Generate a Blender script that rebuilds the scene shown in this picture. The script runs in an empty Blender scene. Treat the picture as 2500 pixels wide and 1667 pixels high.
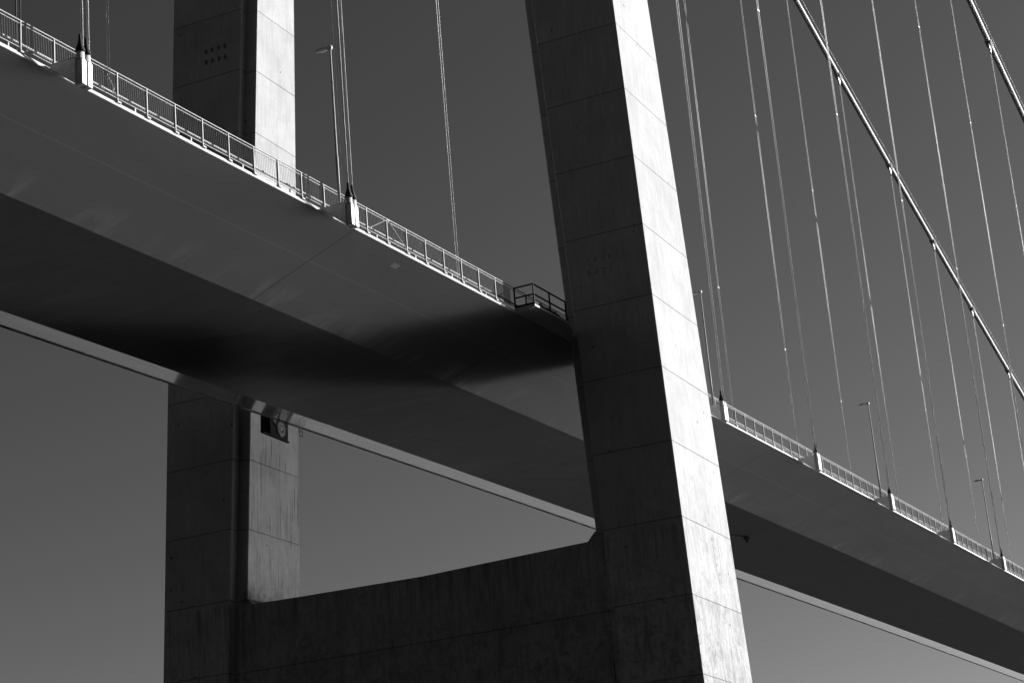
import bpy, bmesh, math, random
from mathutils import Vector, Matrix
random.seed(4)
R = math.radians
SC = bpy.context.scene
COL = SC.collection

# ------------------------------------------------------------ camera
cam = bpy.data.cameras.new("camera"); camo = bpy.data.objects.new("camera", cam); COL.objects.link(camo)
fw = Vector((-0.389684, 0.866686, 0.311450)); rt = Vector((0.897804, 0.432849, -0.081182)); up = rt.cross(fw)
M = Matrix.Identity(4)
for i in range(3):
    M[i][0] = rt[i]; M[i][1] = up[i]; M[i][2] = -fw[i]
M[0][3], M[1][3], M[2][3] = 53.0316, -137.6003, -37.6058
camo.matrix_world = M
cam.sensor_width = 36; cam.lens = 5196.26 / 2500 * 36
cam.clip_start = 0.5; cam.clip_end = 20000
SC.camera = camo

# ------------------------------------------------------------ light
EL, AZ = R(22), R(37)            # sun height; azimuth from +Y towards +X
SUN = Vector((math.sin(AZ) * math.cos(EL), math.cos(AZ) * math.cos(EL), math.sin(EL)))
sl = bpy.data.lights.new("sun", 'SUN'); sl.energy = 4.2; sl.angle = R(0.5); sl.color = (1, .985, .96)
sl.color = (1, 1, 1)             # the photograph is black and white
so = bpy.data.objects.new("sun", sl); COL.objects.link(so)
so.rotation_euler = (-SUN).to_track_quat('-Z', 'Y').to_euler()
W = bpy.data.worlds.new("World"); SC.world = W; W.use_nodes = True
nt = W.node_tree; nt.nodes.clear()
out = nt.nodes.new('ShaderNodeOutputWorld'); bg = nt.nodes.new('ShaderNodeBackground')
sky = nt.nodes.new('ShaderNodeTexSky'); sky.sky_type = 'NISHITA'; sky.sun_disc = False
sky.sun_elevation = EL; sky.sun_rotation = AZ; sky.altitude = 50; sky.dust_density = 0.6; sky.air_density = 1.0; sky.ozone_density = 1.0
sep = nt.nodes.new('ShaderNodeSeparateColor'); pw = nt.nodes.new('ShaderNodeMath'); pw.operation = 'POWER'; pw.inputs[1].default_value = 1.45
ml = nt.nodes.new('ShaderNodeMath'); ml.operation = 'MULTIPLY'; ml.inputs[1].default_value = 0.072
nt.links.new(sky.outputs[0], sep.inputs[0]); nt.links.new(sep.outputs[0], pw.inputs[0])   # red filter of the film
nt.links.new(pw.outputs[0], ml.inputs[0]); nt.links.new(ml.outputs[0], bg.inputs[0]); bg.inputs[1].default_value = 0.1
nt.links.new(bg.outputs[0], out.inputs[0])
vs = SC.view_settings; vs.view_transform = 'Standard'; vs.look = 'None'; vs.gamma = 1; vs.use_curve_mapping = False
vs.exposure = 2.1

# ------------------------------------------------------------ helpers
def Zd(y): return 0.03676 * y - 0.262e-4 * y * y
HW, XA, ZA = 10.179, 4.619, -2.119

def tag(o, label=None, cat=None, group=None, kind=None):
    if label: o['label'] = label
    if cat: o['category'] = cat
    if group: o['group'] = group
    if kind: o['kind'] = kind
    return o
def empty(name, loc=(0, 0, 0), parent=None):
    o = bpy.data.objects.new(name, None); o.location = loc; COL.objects.link(o)
    o.empty_display_size = 0.3
    if parent: o.parent = parent
    return o

class MB:
    def __init__(s): s.bm = bmesh.new()
    def box(s, c, d, rot=None, bev=0):
        r = bmesh.ops.create_cube(s.bm, size=1)
        vs_ = r['verts']
        m = Matrix.Translation(Vector(c)) @ (rot.to_4x4() if rot else Matrix.Identity(4)) @ Matrix.Diagonal((d[0], d[1], d[2], 1))
        bmesh.ops.transform(s.bm, matrix=m, verts=vs_)
        if bev:
            es = list({e for v in vs_ for e in v.link_edges})
            bmesh.ops.bevel(s.bm, geom=es, offset=bev, segments=2, affect='EDGES', profile=.5)
    def tube(s, pts, r, n=10, cap=True, smooth=True):
        pts = [Vector(p) for p in pts]; rs = r if isinstance(r, (list, tuple)) else [r] * len(pts)
        rings = []; ref = None
        for i, p in enumerate(pts):
            t = (pts[min(i + 1, len(pts) - 1)] - pts[max(i - 1, 0)]).normalized()
            if ref is None:
                ref = Vector((1, 0, 0)) if abs(t.x) < .9 else Vector((0, 1, 0))
            a = (ref - t * ref.dot(t)).normalized(); b = t.cross(a); ref = a
            rings.append([s.bm.verts.new(p + (a * math.cos(2 * math.pi * k / n) + b * math.sin(2 * math.pi * k / n)) * rs[i]) for k in range(n)])
        for i in range(len(rings) - 1):
            for k in range(n):
                f = s.bm.faces.new((rings[i][k], rings[i][(k + 1) % n], rings[i + 1][(k + 1) % n], rings[i + 1][k])); f.smooth = smooth
        if cap:
            s.bm.faces.new(rings[0][::-1]); s.bm.faces.new(rings[-1])
    def loft(s, rings, cap=True, closed=True):
        rr = [[s.bm.verts.new(p) for p in r] for r in rings]; n = len(rr[0])
        for i in range(len(rr) - 1):
            for k in range(n if closed else n - 1):
                s.bm.faces.new((rr[i][k], rr[i][(k + 1) % n], rr[i + 1][(k + 1) % n], rr[i + 1][k]))
        if cap:
            s.bm.faces.new(rr[0][::-1]); s.bm.faces.new(rr[-1])
    def prism(s, poly, h):   # poly of 3-D points extruded by vector h
        h = Vector(h); s.loft([[Vector(p) for p in poly], [Vector(p) + h for p in poly]])
    def build(s, name, mat, parent=None, loc=None):
        bmesh.ops.recalc_face_normals(s.bm, faces=s.bm.faces[:])
        me = bpy.data.meshes.new(name); s.bm.to_mesh(me); s.bm.free(); me.materials.append(mat)
        o = bpy.data.objects.new(name, me); COL.objects.link(o)
        if parent: o.parent = parent
        if loc: o.location = loc
        return o

def copy_tree(o, parent=None):
    c = o.copy(); COL.objects.link(c); c.parent = parent
    for ch in KIDS(o): copy_tree(ch, c)
    return c
def KIDS(o): return [x for x in list(bpy.data.objects) if x.parent == o]

# ------------------------------------------------------------ materials
class Nd:
    def __init__(s, name, rough=.8, spec=.5, metal=0):
        s.m = bpy.data.materials.new(name); s.m.use_nodes = True; s.t = s.m.node_tree
        s.b = s.t.nodes['Principled BSDF']; s.b.inputs['Roughness'].default_value = rough
        s.b.inputs['Specular IOR Level'].default_value = spec; s.b.inputs['Metallic'].default_value = metal
        s.co = s.t.nodes.new('ShaderNodeTexCoord').outputs['Object']
    def L(s, a, b): s.t.links.new(a, b)
    def math(s, op, a, b=None, c=None, clamp=False):
        n = s.t.nodes.new('ShaderNodeMath'); n.operation = op; n.use_clamp = clamp
        for i, v in enumerate((a, b, c)):
            if v is None: continue
            if isinstance(v, (int, float)): n.inputs[i].default_value = v
            else: s.L(v, n.inputs[i])
        return n.outputs[0]
    def mapv(s, sc, loc=(0, 0, 0), src=None):
        n = s.t.nodes.new('ShaderNodeMapping'); n.inputs['Scale'].default_value = sc; n.inputs['Location'].default_value = loc
        s.L(src or s.co, n.inputs[0]); return n.outputs[0]
    def noise(s, v, scale, det=4, rough=.55, dist=0):
        n = s.t.nodes.new('ShaderNodeTexNoise'); n.inputs['Scale'].default_value = scale; n.inputs['Detail'].default_value = det
        n.inputs['Roughness'].default_value = rough; n.inputs['Distortion'].default_value = dist; s.L(v, n.inputs['Vector']); return n.outputs['Fac']
    def rng(s, v, a, b, c, d, smooth=False):
        n = s.t.nodes.new('ShaderNodeMapRange'); n.inputs[1].default_value = a; n.inputs[2].default_value = b
        n.inputs[3].default_value = c; n.inputs[4].default_value = d
        if smooth: n.interpolation_type = 'SMOOTHSTEP'
        s.L(v, n.inputs[0]); return n.outputs[0]
    def xyz(s):
        n = s.t.nodes.new('ShaderNodeSeparateXYZ'); s.L(s.co, n.inputs[0]); return n.outputs
    def color(s, v): s.L(v, s.b.inputs['Base Color'])
    def bump(s, v, dist, st=1):
        n = s.t.nodes.new('ShaderNodeBump'); n.inputs['Distance'].default_value = dist; n.inputs['Strength'].default_value = st
        s.L(v, n.inputs['Height']); s.L(n.outputs[0], s.b.inputs['Normal'])

def plain(name, v, rough=.6, metal=0, spec=.5, var=.12, scale=3):
    d = Nd(name, rough, spec, metal); n = d.noise(d.co, scale, 3)
    d.color(d.math('MULTIPLY', d.rng(n, .3, .7, 1 - var, 1 + var), v)); return d.m

def concrete(name, base, z0, dirt=1.0, lift=4.145):
    d = Nd(name, .9, .1)
    x, y, z = d.xyz()
    streak = d.noise(d.mapv((5, 5, .16)), 1.3, 5, .6)
    fine = d.noise(d.mapv((14, 14, .5)), 1.2, 4, .6)
    blot = d.noise(d.co, .45, 5, .6, .3)
    grain = d.noise(d.co, 9, 4, .6)
    li = d.math('DIVIDE', d.math('SUBTRACT', z, z0), lift)
    fl = d.math('FLOOR', li); fr = d.math('SUBTRACT', li, fl)
    wn = d.t.nodes.new('ShaderNodeTexWhiteNoise'); wn.noise_dimensions = '1D'; d.L(fl, wn.inputs['W'])
    tint = d.rng(wn.outputs[0], 0, 1, .94, 1.05)
    # wavy pour joint between two lifts
    wob = d.math('MULTIPLY', d.math('SUBTRACT', d.noise(d.co, 3.5, 2), .5), .008)
    jd = d.math('ABSOLUTE', d.math('SUBTRACT', d.math('ADD', fr, wob), .012))
    joint = d.rng(jd, .003, .010, 1, 0)
    below = d.math('MULTIPLY', d.rng(fr, .80, 1.0, 0, 1), d.rng(streak, .5, .66, 0, 1))   # runs below each joint
    # pock marks and tie holes
    vo = d.t.nodes.new('ShaderNodeTexVoronoi'); vo.inputs['Scale'].default_value = 1.05; vo.inputs['Randomness'].default_value = .9
    d.L(d.mapv((1, 1, .8)), vo.inputs['Vector'])
    hole = d.math('MULTIPLY', d.rng(vo.outputs['Distance'], .05, .085, 1, 0), d.rng(d.noise(d.co, .5, 2), .47, .55, 0, 1))
    vo2 = d.t.nodes.new('ShaderNodeTexVoronoi'); vo2.inputs['Scale'].default_value = 4.5
    d.L(d.mapv((1, 1, .7)), vo2.inputs['Vector'])
    pock = d.math('MULTIPLY', d.rng(vo2.outputs['Distance'], .07, .14, 1, 0), d.rng(d.noise(d.co, 1.1, 3), .54, .62, 0, 1))
    # vertical form-panel edges
    px = d.math('ABSOLUTE', d.math('SUBTRACT', d.math('FRACT', d.math('MULTIPLY', d.math('ADD', x, y), .41)), .5))
    pan = d.math('MULTIPLY', d.rng(px, .0, .006, 1, 0), d.rng(blot, .42, .6, 0, .35))
    # weather stain patches, more of them low down
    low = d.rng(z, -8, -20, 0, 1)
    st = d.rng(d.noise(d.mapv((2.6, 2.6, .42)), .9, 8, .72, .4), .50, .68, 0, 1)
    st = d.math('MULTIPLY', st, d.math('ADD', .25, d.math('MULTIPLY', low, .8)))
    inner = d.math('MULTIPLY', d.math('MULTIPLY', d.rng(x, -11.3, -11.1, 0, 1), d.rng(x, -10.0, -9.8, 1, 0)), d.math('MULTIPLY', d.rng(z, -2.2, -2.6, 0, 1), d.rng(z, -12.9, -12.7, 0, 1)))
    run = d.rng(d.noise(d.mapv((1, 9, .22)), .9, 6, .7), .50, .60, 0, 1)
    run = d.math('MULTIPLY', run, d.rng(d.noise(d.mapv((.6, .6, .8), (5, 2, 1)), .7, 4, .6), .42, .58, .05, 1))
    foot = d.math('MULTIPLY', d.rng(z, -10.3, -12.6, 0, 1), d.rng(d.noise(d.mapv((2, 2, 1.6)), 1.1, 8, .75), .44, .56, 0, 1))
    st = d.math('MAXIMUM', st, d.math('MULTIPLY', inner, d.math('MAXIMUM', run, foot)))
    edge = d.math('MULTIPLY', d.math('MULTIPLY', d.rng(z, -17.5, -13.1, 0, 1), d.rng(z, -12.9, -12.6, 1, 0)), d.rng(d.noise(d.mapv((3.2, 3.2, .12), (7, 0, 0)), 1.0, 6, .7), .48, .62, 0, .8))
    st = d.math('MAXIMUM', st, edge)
    mot = d.rng(d.noise(d.mapv((1, 1, 1), (9, 4, 2)), 1.6, 9, .78, .8), .47, .62, 0, 1)
    st = d.math('MAXIMUM', st, d.math('MULTIPLY', mot, d.math('ADD', .12, d.math('MULTIPLY', low, .7))))
    v = d.math('MULTIPLY', d.rng(streak, .3, .7, .90, 1.05), d.rng(fine, .3, .7, .93, 1.04))
    v = d.math('MULTIPLY', v, d.rng(blot, .3, .7, .84, 1.08)); v = d.math('MULTIPLY', v, d.rng(grain, .3, .7, .96, 1.04))
    v = d.math('MULTIPLY', v, tint)
    for m_, k in ((joint, .55), (below, .12 * dirt), (hole, .7), (pock, .4), (pan, .5), (st, .58 * dirt)):
        v = d.math('MULTIPLY', v, d.math('SUBTRACT', 1, d.math('MULTIPLY', m_, k)))
    d.color(d.math('MULTIPLY', v, base))
    h = d.math('ADD', d.math('MULTIPLY', fine, .5), d.math('MULTIPLY', d.math('ADD', joint, hole), -2.0))
    d.bump(h, .012, .7)
    return d.m

def deck_paint(name, base, rough, zone, spec=.2, metal=0):
    d = Nd(name, rough, spec, metal)
    x, y, z = d.xyz()
    blot = d.noise(d.mapv((.4, .12, .4)), .8, 5, .6, .5)
    streaky = d.noise(d.mapv((.25, .9, .25), (3, 1, 0)), .7, 7, .6, .35)
    grain = d.noise(d.co, 5, 3)
    v = d.math('MULTIPLY', d.rng(blot, .3, .7, .92, 1.08), d.rng(grain, .3, .7, .98, 1.02))
    yy = d.math('MULTIPLY', d.math('ADD', y, 61.0), 1 / 19.6); fy = d.math('SUBTRACT', yy, d.math('FLOOR', yy))
    s1 = d.rng(d.math('ABSOLUTE', d.math('SUBTRACT', fy, .128)), .0015, .0035, 1, 0)
    s2 = d.rng(d.math('ABSOLUTE', d.math('SUBTRACT', fy, .232)), .0006, .0018, 1, 0)
    if zone == 'near':
        sm = d.rng(d.math('ABSOLUTE', d.math('SUBTRACT', x, 7.7)), .012, .03, 1, 0)
        # pale streaks painted in for light reflected onto the lower corner
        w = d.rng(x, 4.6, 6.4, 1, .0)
        sc = d.math('MULTIPLY', w, d.rng(streaky, .52, .72, 0, 1))
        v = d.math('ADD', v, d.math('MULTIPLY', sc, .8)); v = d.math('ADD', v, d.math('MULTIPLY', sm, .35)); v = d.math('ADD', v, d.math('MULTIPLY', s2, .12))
        v = d.math('MULTIPLY', v, d.math('SUBTRACT', 1, d.math('MULTIPLY', d.math('MULTIPLY', s1, d.rng(y, -72, -70, .06, 1)), .35)))
        wob = .012
    else:
        v = d.math('ADD', v, d.math('MULTIPLY', d.rng(streaky, .52, .72, 0, 1), .35))
        if zone == 'far':
            ln = d.rng(d.noise(d.mapv((3.2, .06, 3.2)), 1.0, 5, .7), .50, .57, 0, 1)  # dark reflection lines of the skyline, painted into the colour
            v = d.math('MULTIPLY', v, d.math('SUBTRACT', 1, d.math('MULTIPLY', ln, .4)))
        else:   # plate welds and rain marks on the soffit
            fx_ = d.math('ABSOLUTE', d.math('SUBTRACT', d.math('FRACT', d.math('MULTIPLY', d.math('ADD', x, 4.6), 1 / 2.3)), .5))
            fy_ = d.math('ABSOLUTE', d.math('SUBTRACT', d.math('FRACT', d.math('MULTIPLY', yy, 4)), .5))
            w1 = d.math('MAXIMUM', d.rng(fx_, .0, .012, 1, 0), d.rng(fy_, .0, .006, 1, 0))
            v = d.math('MULTIPLY', v, d.math('ADD', 1, d.math('MULTIPLY', d.math('MULTIPLY', w1, d.rng(blot, .35, .6, .2, 1)), .22)))
            mk = d.rng(d.noise(d.mapv((.3, 1.3, .3), (2, 7, 0)), .8, 7, .7, .4), .54, .70, 0, 1)
            v = d.math('ADD', v, d.math('MULTIPLY', mk, .35))
        wob = .02 if zone == 'flat' else .004
    d.color(d.math('MULTIPLY', v, base))
    d.bump(d.noise(d.mapv((.5, .5, .5)), 1.2, 3), wob, .8)
    return d.m

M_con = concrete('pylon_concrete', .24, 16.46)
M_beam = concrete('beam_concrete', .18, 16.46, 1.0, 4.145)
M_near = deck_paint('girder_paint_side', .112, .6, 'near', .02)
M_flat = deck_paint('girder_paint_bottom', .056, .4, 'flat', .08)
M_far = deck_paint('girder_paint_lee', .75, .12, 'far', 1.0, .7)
M_white = plain('pale_paint', .27, .5)
M_rail = plain('galvanised_rail', .19, .6, .0, .1)
M_strand = plain('galvanised_wire', .42, .5, 0, .35, .1, 1)
M_mark2 = plain('filled_formwork_recess', .15, .9, var=.4, scale=5)
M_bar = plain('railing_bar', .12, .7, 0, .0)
M_darkwire = plain('unlit_wire', .02, .6)  # dark twin of the wire, the near leg's shade put into its colour
M_cable = plain('cable_paint', .17, .5, 0, .25, .06)
M_rubber = plain('black_rubber', .012, .8, 0, .1)
M_dark = plain('dark_steel_and_shade', .011, .8, 0, .05)  # near-black; shade on the platform rails and screen goes into this colour
M_asph = plain('asphalt', .05, .9)
M_patch = plain('patched_mortar', .10, .9, var=.5, scale=4)
M_hole = plain('formwork_recess', .06, .9, var=.6, scale=5)
M_pp = plain('touch_up_paint', .10, .6)
M_fin = plain('fin_paint', .55, .6)
M_lamp = plain('lamp_grey', .30, .4)
M_lens = plain('lamp_lens', .55, .2)

# ------------------------------------------------------------ setting: ground, water, hills
def ground_mat():
    d = Nd('shore_rock', .95, .0); n = d.noise(d.co, .04, 8, .6); n2 = d.noise(d.co, .9, 6, .65)
    v = d.math('MULTIPLY', d.rng(n, .35, .65, .6, 1.35), d.rng(n2, .3, .7, .75, 1.25)); d.color(d.math('MULTIPLY', v, .006))
    d.bump(n2, .3, .8); return d.m
def water_mat():
    d = Nd('sea_water', .32, .5); d.b.inputs['IOR'].default_value = 1.33
    n = d.noise(d.co, .35, 6, .6); d.color(d.rng(n, .3, .7, .0004, .0012)); return d.m
def hill_mat():
    d = Nd('forest_slope', .95, .0); n = d.noise(d.co, .02, 8, .65); d.color(d.rng(n, .3, .7, .01, .03)); return d.m
b = MB(); N = 40
def gz(x, y):
    return -39.6 - 5.0 / (1 + math.exp(max(-50, min(50, -(y + 78) / 5)))) + .5 * math.sin(x * .05) * math.sin(y * .06)
vv = [[b.bm.verts.new((x, y, gz(x, y))) for y in [-12000, -4000, -1500, -600] + [-300 + i * 12 for i in range(60)] + [900, 3000, 12000]] for x in [-12000, -4000, -1500, -600] + [-300 + i * 15 for i in range(41)] + [600, 1500, 4000, 12000]]
for i in range(len(vv) - 1):
    for j in range(len(vv[0]) - 1):
        f = b.bm.faces.new((vv[i][j], vv[i + 1][j], vv[i + 1][j + 1], vv[i][j + 1])); f.smooth = True
tag(b.build('ground', ground_mat()), 'bare rocky shore under the bridge', None, None, 'structure')
b = MB(); b.box((0, 0, -41.6), (23000, 23000, .4))
tag(b.build('water', water_mat()), 'calm fjord water beyond the shore', None, None, 'structure')
b = MB(); rings = []
for a in range(0, 181):
    an = 2 * math.pi * a / 180
    r0 = 3600; h = 30 + 45 * math.sin(an * 3 + 1) + 15 * math.sin(an * 7.3) + 10 * math.sin(an * 17)
    if a == 180: an = 0; h = 30 + 45 * math.sin(1)
    h = max(h, 12) * (1 if math.sin(an) > 0 else 2.5)
    rings.append([Vector((math.cos(an) * (r0 + d), math.sin(an) * (r0 + d), z)) for d, z in ((0, -46), (400, h * .45), (1000, h), (2200, -46))])
b.loft(rings, cap=False, closed=False)
tag(b.build('hills', hill_mat()), 'low wooded hills on the far shore', None, None, 'structure')

# ------------------------------------------------------------ pylon
pyl = tag(empty('bridge_pylon', (0, -32, -40)), 'tall pale concrete bridge pylon with two leaning legs joined by a crossbeam under the deck', 'bridge pylon')
PL = Vector((0, -32, -40))
def put(o, parent=pyl, base=PL):         # parent a mesh built in world coordinates, keeping it in place
    o.parent = parent; o.matrix_parent_inverse = Matrix.Translation(-Vector(base)); return o
def xi(z): return 10.262 - .0516 * min(z, 28) - .018 * max(z - 28, 0)
def xo(z): return 15.6375 - .0359 * min(z, 28) - .030 * max(z - 28, 0)
def yf(z): return -35.605 + .0276 * z
def yb(z): return -28.666 - .009 * z
WS, DL = .704, .744
def leg_ring(z, s):
    c = .07; a, o_, f, k = xi(z), xo(z), yf(z), yb(z)
    p = [(o_ - c, f), (a + WS + c, f), (a + WS, f + c), (a + WS, f + DL), (a + c, f + DL), (a, f + DL + c),
         (a, k - DL - c), (a + c, k - DL), (a + WS, k - DL), (a + WS, k - c), (a + WS + c, k), (o_ - c, k), (o_, k - c), (o_, f + c)]
    return [Vector((s * x, y, z)) for x, y in p]
LV = [-46, -40, -30, -20, -10, 0, 10, 20, 28, 45, 65, 85, 105, 125]
legs = []
for s in (1, -1):
    b = MB(); b.loft([leg_ring(z, s) for z in LV]); o = b.build('leg', M_con); legs.append(o)
    o['label'] = 'near leg with its broad outer face in full sun' if s == 1 else 'far leg rising on the other side of the deck'
# recess for the bearing in the inner face of the far leg
b = MB(); b.box((-10.6, -32.22, -.95), (2.6, 3.1, 2.7)); cut = b.build('cutter', M_con)
md = legs[1].modifiers.new('cut', 'BOOLEAN'); md.object = cut; md.operation = 'DIFFERENCE'; md.solver = 'EXACT'
dg = bpy.context.evaluated_depsgraph_get(); me = bpy.data.meshes.new_from_object(legs[1].evaluated_get(dg))
legs[1].modifiers.clear(); legs[1].data = me; bpy.data.objects.remove(cut)
for o in legs: put(o)
# crossbeam, its top slightly dished, corners chamfered into the legs
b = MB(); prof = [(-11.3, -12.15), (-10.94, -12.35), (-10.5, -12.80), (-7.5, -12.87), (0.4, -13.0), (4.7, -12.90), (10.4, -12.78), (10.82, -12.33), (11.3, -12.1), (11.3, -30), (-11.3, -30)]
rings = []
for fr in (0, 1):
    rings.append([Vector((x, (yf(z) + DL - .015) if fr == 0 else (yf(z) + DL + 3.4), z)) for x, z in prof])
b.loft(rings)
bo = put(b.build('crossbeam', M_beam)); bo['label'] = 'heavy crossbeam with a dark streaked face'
b = MB(); b.bm.faces.new([b.bm.verts.new(v) for v in [(0, 0, 0), (1, 0, 0), (1, 0, 1), (0, 0, 1)]]); b.bm.free()
for s, xs, zs in ((-1, (10.93, 11.37, 11.87, 12.32), (22.56, 21.8)), (1, (12.13, 12.57, 12.99, 13.42), (2.64, 1.94))):
    for z in zs:
        for x in xs:
            m = MB(); k = random.uniform
            pts = []
            for a in range(10):
                an = a * math.pi / 5; rx = .13 * k(.75, 1.15); rz = .20 * k(.75, 1.15)
                pts.append(Vector((s * x + math.cos(an) * rx, yf(z + math.sin(an) * rz) - .004, z + math.sin(an) * rz)))
            m.prism(pts, (0, .03, 0)); put(m.build('formwork_mark', M_hole if s < 0 else M_mark2))
# worn repair strip on the sunlit face
m = MB(); pts = []
for y, z in ((-31.85, -12.95), (-31.5, -12.86), (-31.3, -13.6), (-31.22, -14.3), (-31.1, -14.9), (-31.1, -15.55), (-31.5, -15.5), (-31.55, -14.8), (-31.62, -14.2), (-31.7, -13.6)):
    pts.append(Vector((xo(z) + .004, y, z)))
m.prism(pts, (-.03, 0, 0))
d = Nd('weathered_repair', .9, .3); d.color(d.rng(d.noise(d.co, 3.2, 5, .7), 0.38, .62, .09, .21))
put(m.build('repair_patch', d.m))
# bearing in the recess of the far leg
m = MB(); m.tube([(-10.3, -31.7, -1.72), (-10.16, -31.7, -1.72)], .46, 28)
M_brg = plain('weathered_steel', .07, .8, var=.3)
bd = put(m.build('bearing_disc', M_brg))
for i in range(6):
    an = i * math.pi / 3; m = MB(); c = Vector((-10.17, -31.7 + .2 * math.cos(an), -1.72 + .2 * math.sin(an)))
    m.tube([c, c + Vector((.05, 0, 0))], .035, 8); o = m.build('bolt', M_dark); o.parent = bd
for y0 in (-33.5, -30.9):
    m = MB(); m.tube([(-10.32, -31.7, -1.8), (-10.4, y0, -.3)], .12, 8); put(m.build('bearing_strut', M_brg))
m = MB(); m.box((-11.6, -32.2, -1.0), (.1, 3.0, 2.5)); put(m.build('recess_shade_plate', M_dark))  # added dark plate standing in for the deep shade of the recess
m = MB(); m.box((-10.45, -32.2, -2.30), (.4, 3.0, .09)); put(m.build('bearing_shelf', M_dark))
m = MB()
for z in (-1.6, -1.3): m.tube([(-10.4, -29.5, z), (-10.3, -28.95, z + .05)], .022, 6)
for y in (-29.3, -29.0): m.tube([(-10.33, y, -1.62), (-10.33, y, -1.12)], .018, 6)
put(m.build('inspection_rail', M_dark))

# ------------------------------------------------------------ deck
deck = tag(empty('bridge_deck', (0, 0, 0)), 'long pale steel box girder bridge deck seen from below running into the distance', 'bridge deck')
YS = [-140 + i * 5 for i in range(125)]
def strip(name, prof, mat, parent=deck, ys=YS, closed=False):
    b = MB(); b.loft([[Vector((x, y, z + Zd(y))) for x, z in prof] for y in ys], cap=closed, closed=closed); return b.build(name, mat, parent)
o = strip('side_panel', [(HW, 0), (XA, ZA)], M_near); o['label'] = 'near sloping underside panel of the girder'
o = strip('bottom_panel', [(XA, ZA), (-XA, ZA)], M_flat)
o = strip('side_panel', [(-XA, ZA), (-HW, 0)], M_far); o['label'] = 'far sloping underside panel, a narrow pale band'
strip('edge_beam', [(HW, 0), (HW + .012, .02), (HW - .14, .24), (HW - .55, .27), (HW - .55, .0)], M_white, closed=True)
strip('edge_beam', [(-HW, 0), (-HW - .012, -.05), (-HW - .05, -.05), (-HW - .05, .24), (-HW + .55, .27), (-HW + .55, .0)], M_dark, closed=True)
strip('roadway', [(HW - .56, .2), (0, .38), (-HW + .56, .2), (-HW + .56, .05), (HW - .56, .05)], M_asph, closed=True)
for (x, y, lx, ly) in ((-2.6, -72.9, .5, .9), (-2.75, -71.2, .5, 2.0), (-1.7, -70.0, .3, .7)):
    m = MB(); m.box((x, y, Zd(y) + ZA - .002), (lx, ly, .008)); m.build('paint_patch', M_pp, deck)
m = MB(); y = -53.5; m.box((9.45, y, Zd(y) + ZA * (HW - 9.45) / (HW - XA) - .003), (.3, .75, .008), Matrix.Rotation(math.atan2(-ZA, -(HW - XA)) + math.pi, 3, 'Y')); m.build('paint_patch', plain('touch_up_paint_pale', .17, .6), deck)
# small fitting on the flat underside
m = MB(); zz = Zd(19.3) + ZA
m.box((1.2, 19.3, zz - .14), (.34, .5, .26), bev=.03); m.tube([(1.2, 19.3, zz - .27), (1.2, 19.3, zz - .5)], .1, 12)
m.tube([(1.2, 19.3, zz - .06), (0.2, 16.6, zz - .06)], .05, 8)
fx = m.build('underdeck_fitting', M_dark, deck)

# hanger brackets: a fin across the deck edge carrying two sockets with black boots
BY = [-100.1, -80.5, -61.05, -13.2, 6.5, 25.9, 45.5, 65.2, 84.9, 104.6, 124.3]
XN = 11.35
def make_bracket():
    p = [(HW - .05, 0, .22), (XN - .1, 0, .24), (XN - .1, 0, -.74), (XN - .3, 0, -.64), (HW + .02, 0, .06)]
    m = MB(); m.prism([Vector(q) + Vector((0, -.20, 0)) for q in p], (0, .035, 0)); m.prism([Vector(q) + Vector((0, .62, 0)) for q in p], (0, .035, 0))
    m.prism([Vector(q) for q in ((HW - .05, -.23, .222), (XN - .1, -.23, .242), (XN - .1, .70, .242), (HW - .05, .70, .222))], (0, 0, .02))
    fin = m.build('hanger_bracket', M_fin, deck)
    for k in (0, 1):
        yy = .0 + k * .36
        m = MB(); m.box((XN, yy, -.32), (.34, .28, .98), bev=.03); m.tube([(XN, yy, .16), (XN, yy, .21), (XN, yy, .215), (XN, yy, .50)], [.175, .175, .150, .150], 20)
        so_ = m.build('socket', M_white, fin)
        m = MB(); m.tube([(XN, yy, .50), (XN, yy, .56), (XN, yy, .78), (XN, yy, .98), (XN, yy, 1.2)], [.185, .185, .11, .06, .055], 18)
        m.build('rubber_boot', M_rubber, fin)
    return fin
br0 = make_bracket(); kids0 = KIDS(br0)
for i, y in enumerate(BY):
    if i == 0: f = br0
    else:
        f = br0.copy(); COL.objects.link(f)
        for c in kids0:
            d_ = c.copy(); COL.objects.link(d_); d_.parent = f
    f.location = (0, y, Zd(y)); f['group'] = 'hanger brackets along the near deck edge'

# access platform wrapped round the near leg
plat = MB(); ye = yf(0) + .0
def q4(x, y, z): return Vector((x, y, z + (y + 41.66) * .0367))
lo = [q4(HW + .02, -41.66, -.02), q4(HW + 1.2, -41.66, .10), q4(HW + 1.2, -37.45, .10), q4(HW + .75, -35.75, .06), q4(HW + .02, -34.7, -.02)]
hi = [q4(v.x, v.y, .20) for v in lo]
plat.loft([lo, hi])
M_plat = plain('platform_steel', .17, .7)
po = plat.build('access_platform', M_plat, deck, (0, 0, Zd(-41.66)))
zp = .2
def rail_tube(name, pts, r, mat, parent):
    m = MB(); m.tube(pts, r, 8); return m.build(name, mat, parent)
def pz(y): return zp + (y + 41.66) * .0367
X1 = HW + 1.16
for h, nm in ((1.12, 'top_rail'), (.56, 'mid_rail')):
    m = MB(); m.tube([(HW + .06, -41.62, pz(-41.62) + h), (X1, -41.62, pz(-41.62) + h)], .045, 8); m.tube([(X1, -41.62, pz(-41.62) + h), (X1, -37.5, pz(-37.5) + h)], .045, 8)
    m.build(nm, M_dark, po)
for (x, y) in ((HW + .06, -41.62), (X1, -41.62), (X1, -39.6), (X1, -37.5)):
    m = MB(); m.box((x, y, pz(y) + .55), (.07, .07, 1.12)); m.build('post', M_dark, po)
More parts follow.
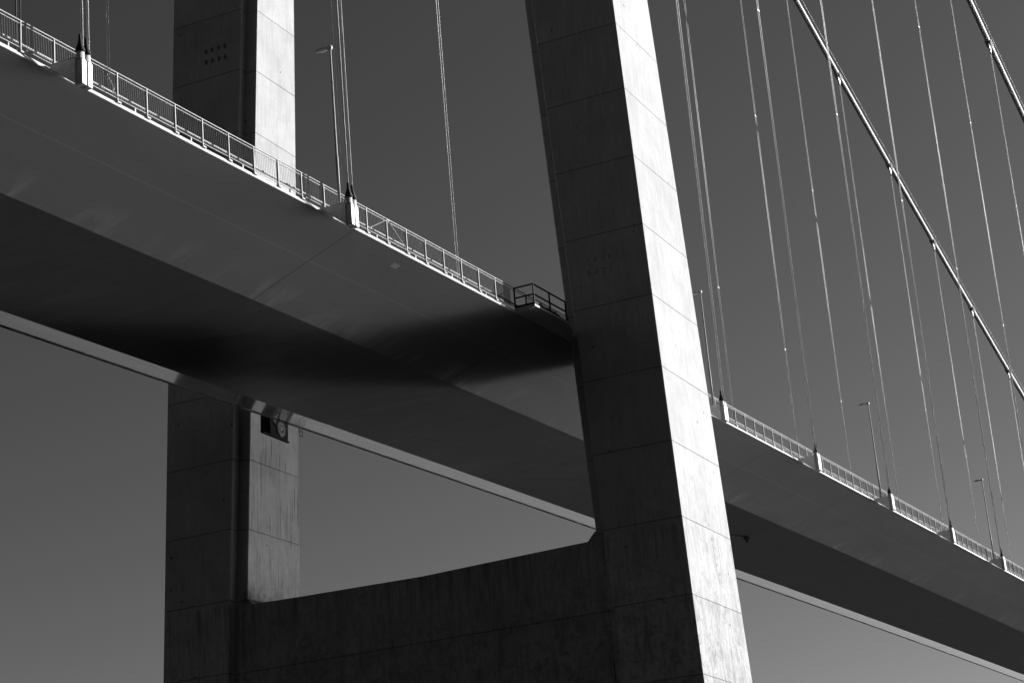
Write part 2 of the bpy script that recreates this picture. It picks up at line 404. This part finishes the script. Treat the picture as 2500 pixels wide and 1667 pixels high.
m = MB(); m.box((HW + .6, -41.64, pz(-41.6) + .06), (1.1, .02, .12)); m.box((X1, -39.55, pz(-39.5) + .06), (.02, 4.1, .12)); m.build('kick_plate', M_dark, po)
m = MB()   # coil of hose and junction boxes by the leg
m.box((HW + .7, -38.6, pz(-38.6) + .2), (.5, 1.5, .36), bev=.05); m.box((HW + .6, -38.2, pz(-38.2) + .42), (.3, .6, .16), bev=.04)
m.build('equipment_box', M_dark, po)
m = MB(); m.tube([(HW + .9, -36.6, pz(-36.6) + .0), (HW + .9, -36.7, pz(-36.6) + .35), (HW + .8, -36.4, pz(-36.6) + .6), (HW + .6, -36.3, pz(-36) + .85)], .025, 6); m.build('conduit', M_dark, po)

# ------------------------------------------------------------ guard railings
RX = HW - .10; BAYL = 1.933
post_m = None
def make_post():
    m = MB(); m.box((0, 0, .62), (.09, .045, 1.23)); m.box((.0, .06, .03), (.16, .24, .08), bev=.015); return m
def make_bars(n=13, dense=False):
    m = MB(); k = n
    for i in range(k):
        y = (i + .5) * (BAYL - .1) / k + .05
        m.box((0, y, .66), (.009, .009, .96))
    return m
def railing(name, label, ys, ylo, yhi, gate=None):
    root = tag(empty(name, (RX, ys[0], Zd(ys[0]) + .2)), label, 'guard railing', 'guard railings on the near deck edge')
    L = Vector(root.location)
    def pts(z, a, b_, st=2.0, dx=0):
        n = max(2, int((b_ - a) / st) + 1); return [Vector((RX + dx, a + (b_ - a) * i / (n - 1), Zd(a + (b_ - a) * i / (n - 1)) + .2 + z)) - L for i in range(n)]
    for nm, z, r, dx in (('top_rail', 1.26, .027, 0), ('upper_rail', 1.13, .020, 0), ('bottom_rail', .19, .019, 0)):
        m = MB(); m.tube(pts(z, ylo, yhi, dx=dx), r, 8); m.build(nm, M_rail, root)
    p0 = b0 = None
    for i, y in enumerate(ys):
        if p0 is None: p = p0 = make_post().build('post', M_rail, root)
        else: p = p0.copy(); COL.objects.link(p)
        p.location = Vector((RX, y, Zd(y) + .2)) - L
        if y + BAYL > yhi + .1: continue
        if gate and gate[0] < y < gate[1]:
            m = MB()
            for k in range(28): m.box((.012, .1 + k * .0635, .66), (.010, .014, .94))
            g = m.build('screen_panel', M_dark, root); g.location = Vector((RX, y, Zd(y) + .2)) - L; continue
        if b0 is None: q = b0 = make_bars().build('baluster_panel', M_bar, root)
        else: q = b0.copy(); COL.objects.link(q)
        q.location = Vector((RX, y, Zd(y) + .2)) - L
        q.rotation_euler = (0.036764 - .0000524 * y, 0, 0)
    return root
yl = [-80.36 + BAYL * k for k in range(-7, 20)]
yl = [y for y in yl if y < -41.0] + [-39.8, -37.87, -35.93, -34.0]
railing('guard_railing', 'slender balustrade on the deck edge left of the near pylon leg', yl, yl[0], -32.3, (-44.0, -42.5))
yr = [-7.0 + BAYL * k for k in range(-13, 65)]
railing('guard_railing', 'slender balustrade on the deck edge right of the near pylon leg, receding to the right', yr, yr[0], yr[-1])
# tubular safety barrier behind each balustrade
for nm, lab, ys in (('safety_barrier', 'horizontal tube barrier behind the balustrade left of the near pylon leg', [y for y in yl]),
                    ('safety_barrier', 'horizontal tube barrier behind the balustrade right of the near pylon leg', [y for y in yr])):
    root = tag(empty(nm, (RX - .45, ys[0], Zd(ys[0]) + .25)), lab, 'safety barrier', 'safety barriers beside the roadway')
    L = Vector(root.location); m = MB()
    m.tube([Vector((RX - .45, y, Zd(y) + .25 + .62)) - L for y in ys], .05, 12); m.build('barrier_tube', M_rail, root)
    p0 = None
    for y in ys[::2]:
        if p0 is None:
            m = MB(); m.box((-.1, 0, .29), (.06, .1, .58)); p = p0 = m.build('barrier_post', M_rail, root)
        else: p = p0.copy(); COL.objects.link(p)
        p.location = Vector((RX - .45, y, Zd(y) + .25)) - L

# ------------------------------------------------------------ main cables
def zc_near(y):
    return 75.64 - .25 * (y - 96) + .00018 * (y - 96) ** 2 if y > -32 else 75.64 + 32 + 2.95 + .36 * (y + 32)
def zc_far(y):
    return 84.54 - .262 * (y - 101.2) + .00018 * (y - 101.2) ** 2 if y > -32 else 84.54 + 34.9 + 3.2 + .36 * (y + 32)
XF = -11.0
nearY = [-80.18, -60.87, -12.82, 6.5, 26.0, 45.4, 65.0, 84.6, 104.8, 124.6, 144]
farY = [-55.3, -3.85, 16.5, 36.9, 56.6, 77.15, 97.0, 117.5, 139.2, 159.9, 180.4, 201.8, 222]
def main_cable(X, zc, hy, lab, top_x):
    root = tag(empty('main_cable', (X, 100, zc(100))), lab, 'main cable', 'main suspension cables')
    L = Vector(root.location)
    ys = [-110 + i * 4 for i in range(110)]
    m = MB(); m.tube([Vector((X, y, zc(y))) - L for y in ys], .30, 20); m.build('cable', M_cable, root)
    m = MB()
    for dx in (.35, ): m.tube([Vector((X + dx, y, zc(y) + 1.05)) - L for y in ys], .014, 5)
    m.build('hand_rope', M_strand, root)
    for y in hy:
        if not (60 < y < 240): continue
        s = (zc(y + 1) - zc(y - 1)) / 2; t = Vector((0, 1, s)).normalized(); c = Vector((X, y, zc(y))) - L
        m = MB(); m.tube([c - t * .75, c - t * .74, c + t * .74, c + t * .75], [.305, .325, .325, .305], 20)
        for k in range(-3, 4):
            for sx in (-1, 1):
                q = c + t * (k * .2); m.tube([q + Vector((sx * .38, 0, -.14)), q + Vector((sx * .38, 0, .14))], .035, 6)
        band = m.build('cable_band', M_cable, root)
        m = MB(); m.prism([c + Vector((-.06, -.5, -.3)), c + Vector((-.06, .5, -.35)), c + Vector((-.06, .38, -1.0)), c + Vector((-.06, -.2, -1.0))], (.12, 0, 0))
        m.tube([c + Vector((-.14, .0, -.8)), c + Vector((.14, .0, -.8))], .1, 10)
        m.tube([c + Vector((0, -.18, -.85)), c + Vector((0, -.18, -1.5))], .075, 8); m.tube([c + Vector((0, .18, -.85)), c + Vector((0, .18, -1.5))], .075, 8)
        m.build('hanger_lug', M_cable, band)
        m = MB(); m.tube([c + Vector((.35, 0, .3)), c + Vector((.35, 0, 1.1))], .02, 5); m.build('rope_post', M_dark, band)
    return root
main_cable(XN, zc_near, nearY, 'thick pale main cable crossing only the top right corner', 8)
main_cable(XF, zc_far, farY, 'thick pale main cable sloping down across the upper right from the top edge', -8)

# ------------------------------------------------------------ hangers
def hanger(X, y, zb, zt, label, spc=(), r=.042, dx=0, mat=None):
    root = tag(empty('suspender_cable', (X, y, zb)), label, 'suspender cable', 'suspender cables between main cables and deck')
    H = zt - zb
    for k in (-.18, .18):
        m = MB(); m.tube([(0, k, 0), (dx * .5, k, H * .5), (dx, k, H)], r, 10); m.build('strand', mat or M_strand, root)
    for z in spc:
        m = MB(); m.box((0, 0, z - zb), (.08, .46, .07), bev=.01); m.build('spacer_clamp', M_white, root)
    return root
nl = ['bright cable pair standing at the leftmost deck bracket',
      'bright cable pair standing at the bracket beside the largest street lamp',
      'bright cable pair rising just right of the near pylon leg',
      'bright cable pair at the second bracket right of the near pylon leg',
      'bright cable pair at the third bracket right of the near pylon leg',
      'bright cable pair at the fourth bracket right of the near pylon leg',
      'bright cable pair at the fifth bracket beyond the near leg, beside the last lamp post',
      'bright cable pair near the right edge in front of the sloping cable']
sp = {0: (), 1: (), 2: (33.5,), 3: (36.1,), 4: (34.6,), 5: (33.1,), 6: (32.2, 59.1), 7: (31.5, 55.4)}
for i, lab in enumerate(nl):
    y = nearY[i] ; hanger(XN, y, Zd(y) + .45, zc_near(y) - .9, lab, sp[i], .043 if i < 3 else .029)
for y, lab in ((104.8, 'cable pair hung from the near main cable in the top right corner'),):
    hanger(XN, y, Zd(y) + .45, zc_near(y) - .9, lab, (52.,), .028)
fl = ['unlit dark cable pair at the far left behind the balustrade',
      'cable pair in the open sky between the two pylon legs',
      None, None,
      'thin cable pair just right of the first bright pair beyond the near leg',
      'thin cable pair left of the second bracket beyond the near leg',
      'thin cable pair left of the third bracket, beside the second bright lamp post',
      'thin cable pair under the highest cable band of the sloping main cable',
      'thin cable pair under the second cable band of the sloping main cable',
      'thin cable pair under the third cable band of the sloping main cable',
      'thin cable pair under the fourth cable band of the sloping main cable',
      'thin cable pair under the lowest cable band of the sloping main cable']
fs = {4: (32.9,), 5: (31.6, 59.5), 6: (30.3, 57.), 7: (41.,), 8: (39.,), 9: (36.8,)}
for i, lab in enumerate(fl):
    if lab is None: continue
    y = farY[i]; hanger(XF, y, Zd(y) + .9, zc_far(y) - .9, lab, fs.get(i, ()), .036 if i < 2 else .026, mat=M_darkwire if i == 0 else None)
# thin tie ropes lashed to the balustrade with short chains
for y, lab, n in ((-77.15, 'pair of hair-thin ropes tied to the balustrade by a tangle of chain', 2), (-59.35, 'single hair-thin rope tied to the balustrade right of the second bracket', 1)):
    root = tag(empty('tie_rope', (RX + .06, y, Zd(y) + .8)), lab, 'rope', 'ropes tied to the balustrade')
    for k in range(n):
        m = MB(); m.tube([(.0, k * .15, .3), (0, k * .15, 95)], .009, 5); m.build('rope', M_lamp, root)
    m = MB(); p = Vector((0, 0, .35))
    for k in range(26):
        q = p + Vector((random.uniform(-.01, .03), random.uniform(-.05, .06), -.035)); m.tube([p, q], .017, 5); p = q
    m.build('chain', M_rail, root)
# lashing ropes on the balustrade
for y, lab in ((-55.2, 'twisted rope tied in an inverted V on the balustrade between the pylon legs'), (10.3, 'twisted rope tied in an inverted V on the balustrade right of the near leg'), (47.8, 'twisted rope tied in an inverted V on the balustrade after the fourth bracket')):
    m = MB()
    for a, b_ in (((-1.85, .2), (0, 1.2)), ((0, 1.2), (1.75, .25))):
        pts = []
        for i in range(40):
            t = i / 39; an = i * 1.3
            pts.append((.07 + .012 * math.cos(an), a[0] + (b_[0] - a[0]) * t, a[1] + (b_[1] - a[1]) * t + .012 * math.sin(an)))
        m.tube(pts, .014, 5)
    m.box((.05, .05, 1.2), (.06, .3, .06), bev=.01)
    o = m.build('lashing_rope', M_rail); o.location = (RX, y, Zd(y) + .2); tag(o, lab, 'rope', 'lashing ropes on the balustrade')

# ------------------------------------------------------------ street lamps
def make_lamp():
    root = empty('street_lamp')
    m = MB(); m.tube([(0, 0, 0), (0, 0, 2.6), (0, 0, 2.61), (0, 0, 7.85)], [.072, .068, .054, .04], 14); m.build('pole', M_rail, root)
    m = MB(); m.box((0, 0, .02), (.34, .34, .04)); m.build('base_plate', M_rail, root)
    m = MB(); m.tube([(0.09, 0, 7.9), (.03, 0, 7.93), (-.05, 0, 7.95), (-.12, 0, 7.95)], [.06, .12, .13, .09], 14); m.build('head_joint', M_white, root)
    head = MB(); pts = []; rr = []
    bm = head.bm; bmesh.ops.create_uvsphere(bm, u_segments=20, v_segments=12, radius=1)
    for v in bm.verts:
        z = v.co.z; v.co = Vector((v.co.x * .40 - .42, v.co.y * .17, (z * .10 if z > 0 else z * .05) + 7.93 + .0))
    for f in bm.faces: f.smooth = True
    h = head.build('lamp_head', M_lamp, root)
    m = MB(); bmesh.ops.create_uvsphere(m.bm, u_segments=16, v_segments=10, radius=1)
    for v in m.bm.verts: v.co = Vector((v.co.x * .26 - .46, v.co.y * .12, v.co.z * .05 + 7.895))
    m.build('lens', M_lens, h)
    return root
lp = make_lamp()
lamps = [(10.6, -60.55, 'street lamp standing at the second bracket, between the two pylon legs'),
         (10.6, -12.7, 'street lamp partly hidden beside the bright face of the near pylon leg'),
         (10.6, 26.0, 'street lamp at the third bracket right of the near pylon leg'),
         (10.6, 65.1, 'smallest street lamp, furthest to the right')]
for i, (x, y, lab) in enumerate(lamps):
    o = lp if i == 0 else copy_tree(lp)
    o.location = (x, y, Zd(y) + .25); tag(o, lab, 'street lamp', 'street lamps on the near deck edge')
SC.cycles.caustics_reflective = True; SC.cycles.blur_glossy = 0.0; SC.cycles.caustics_refractive = False
SC.cycles.sample_clamp_indirect = 4
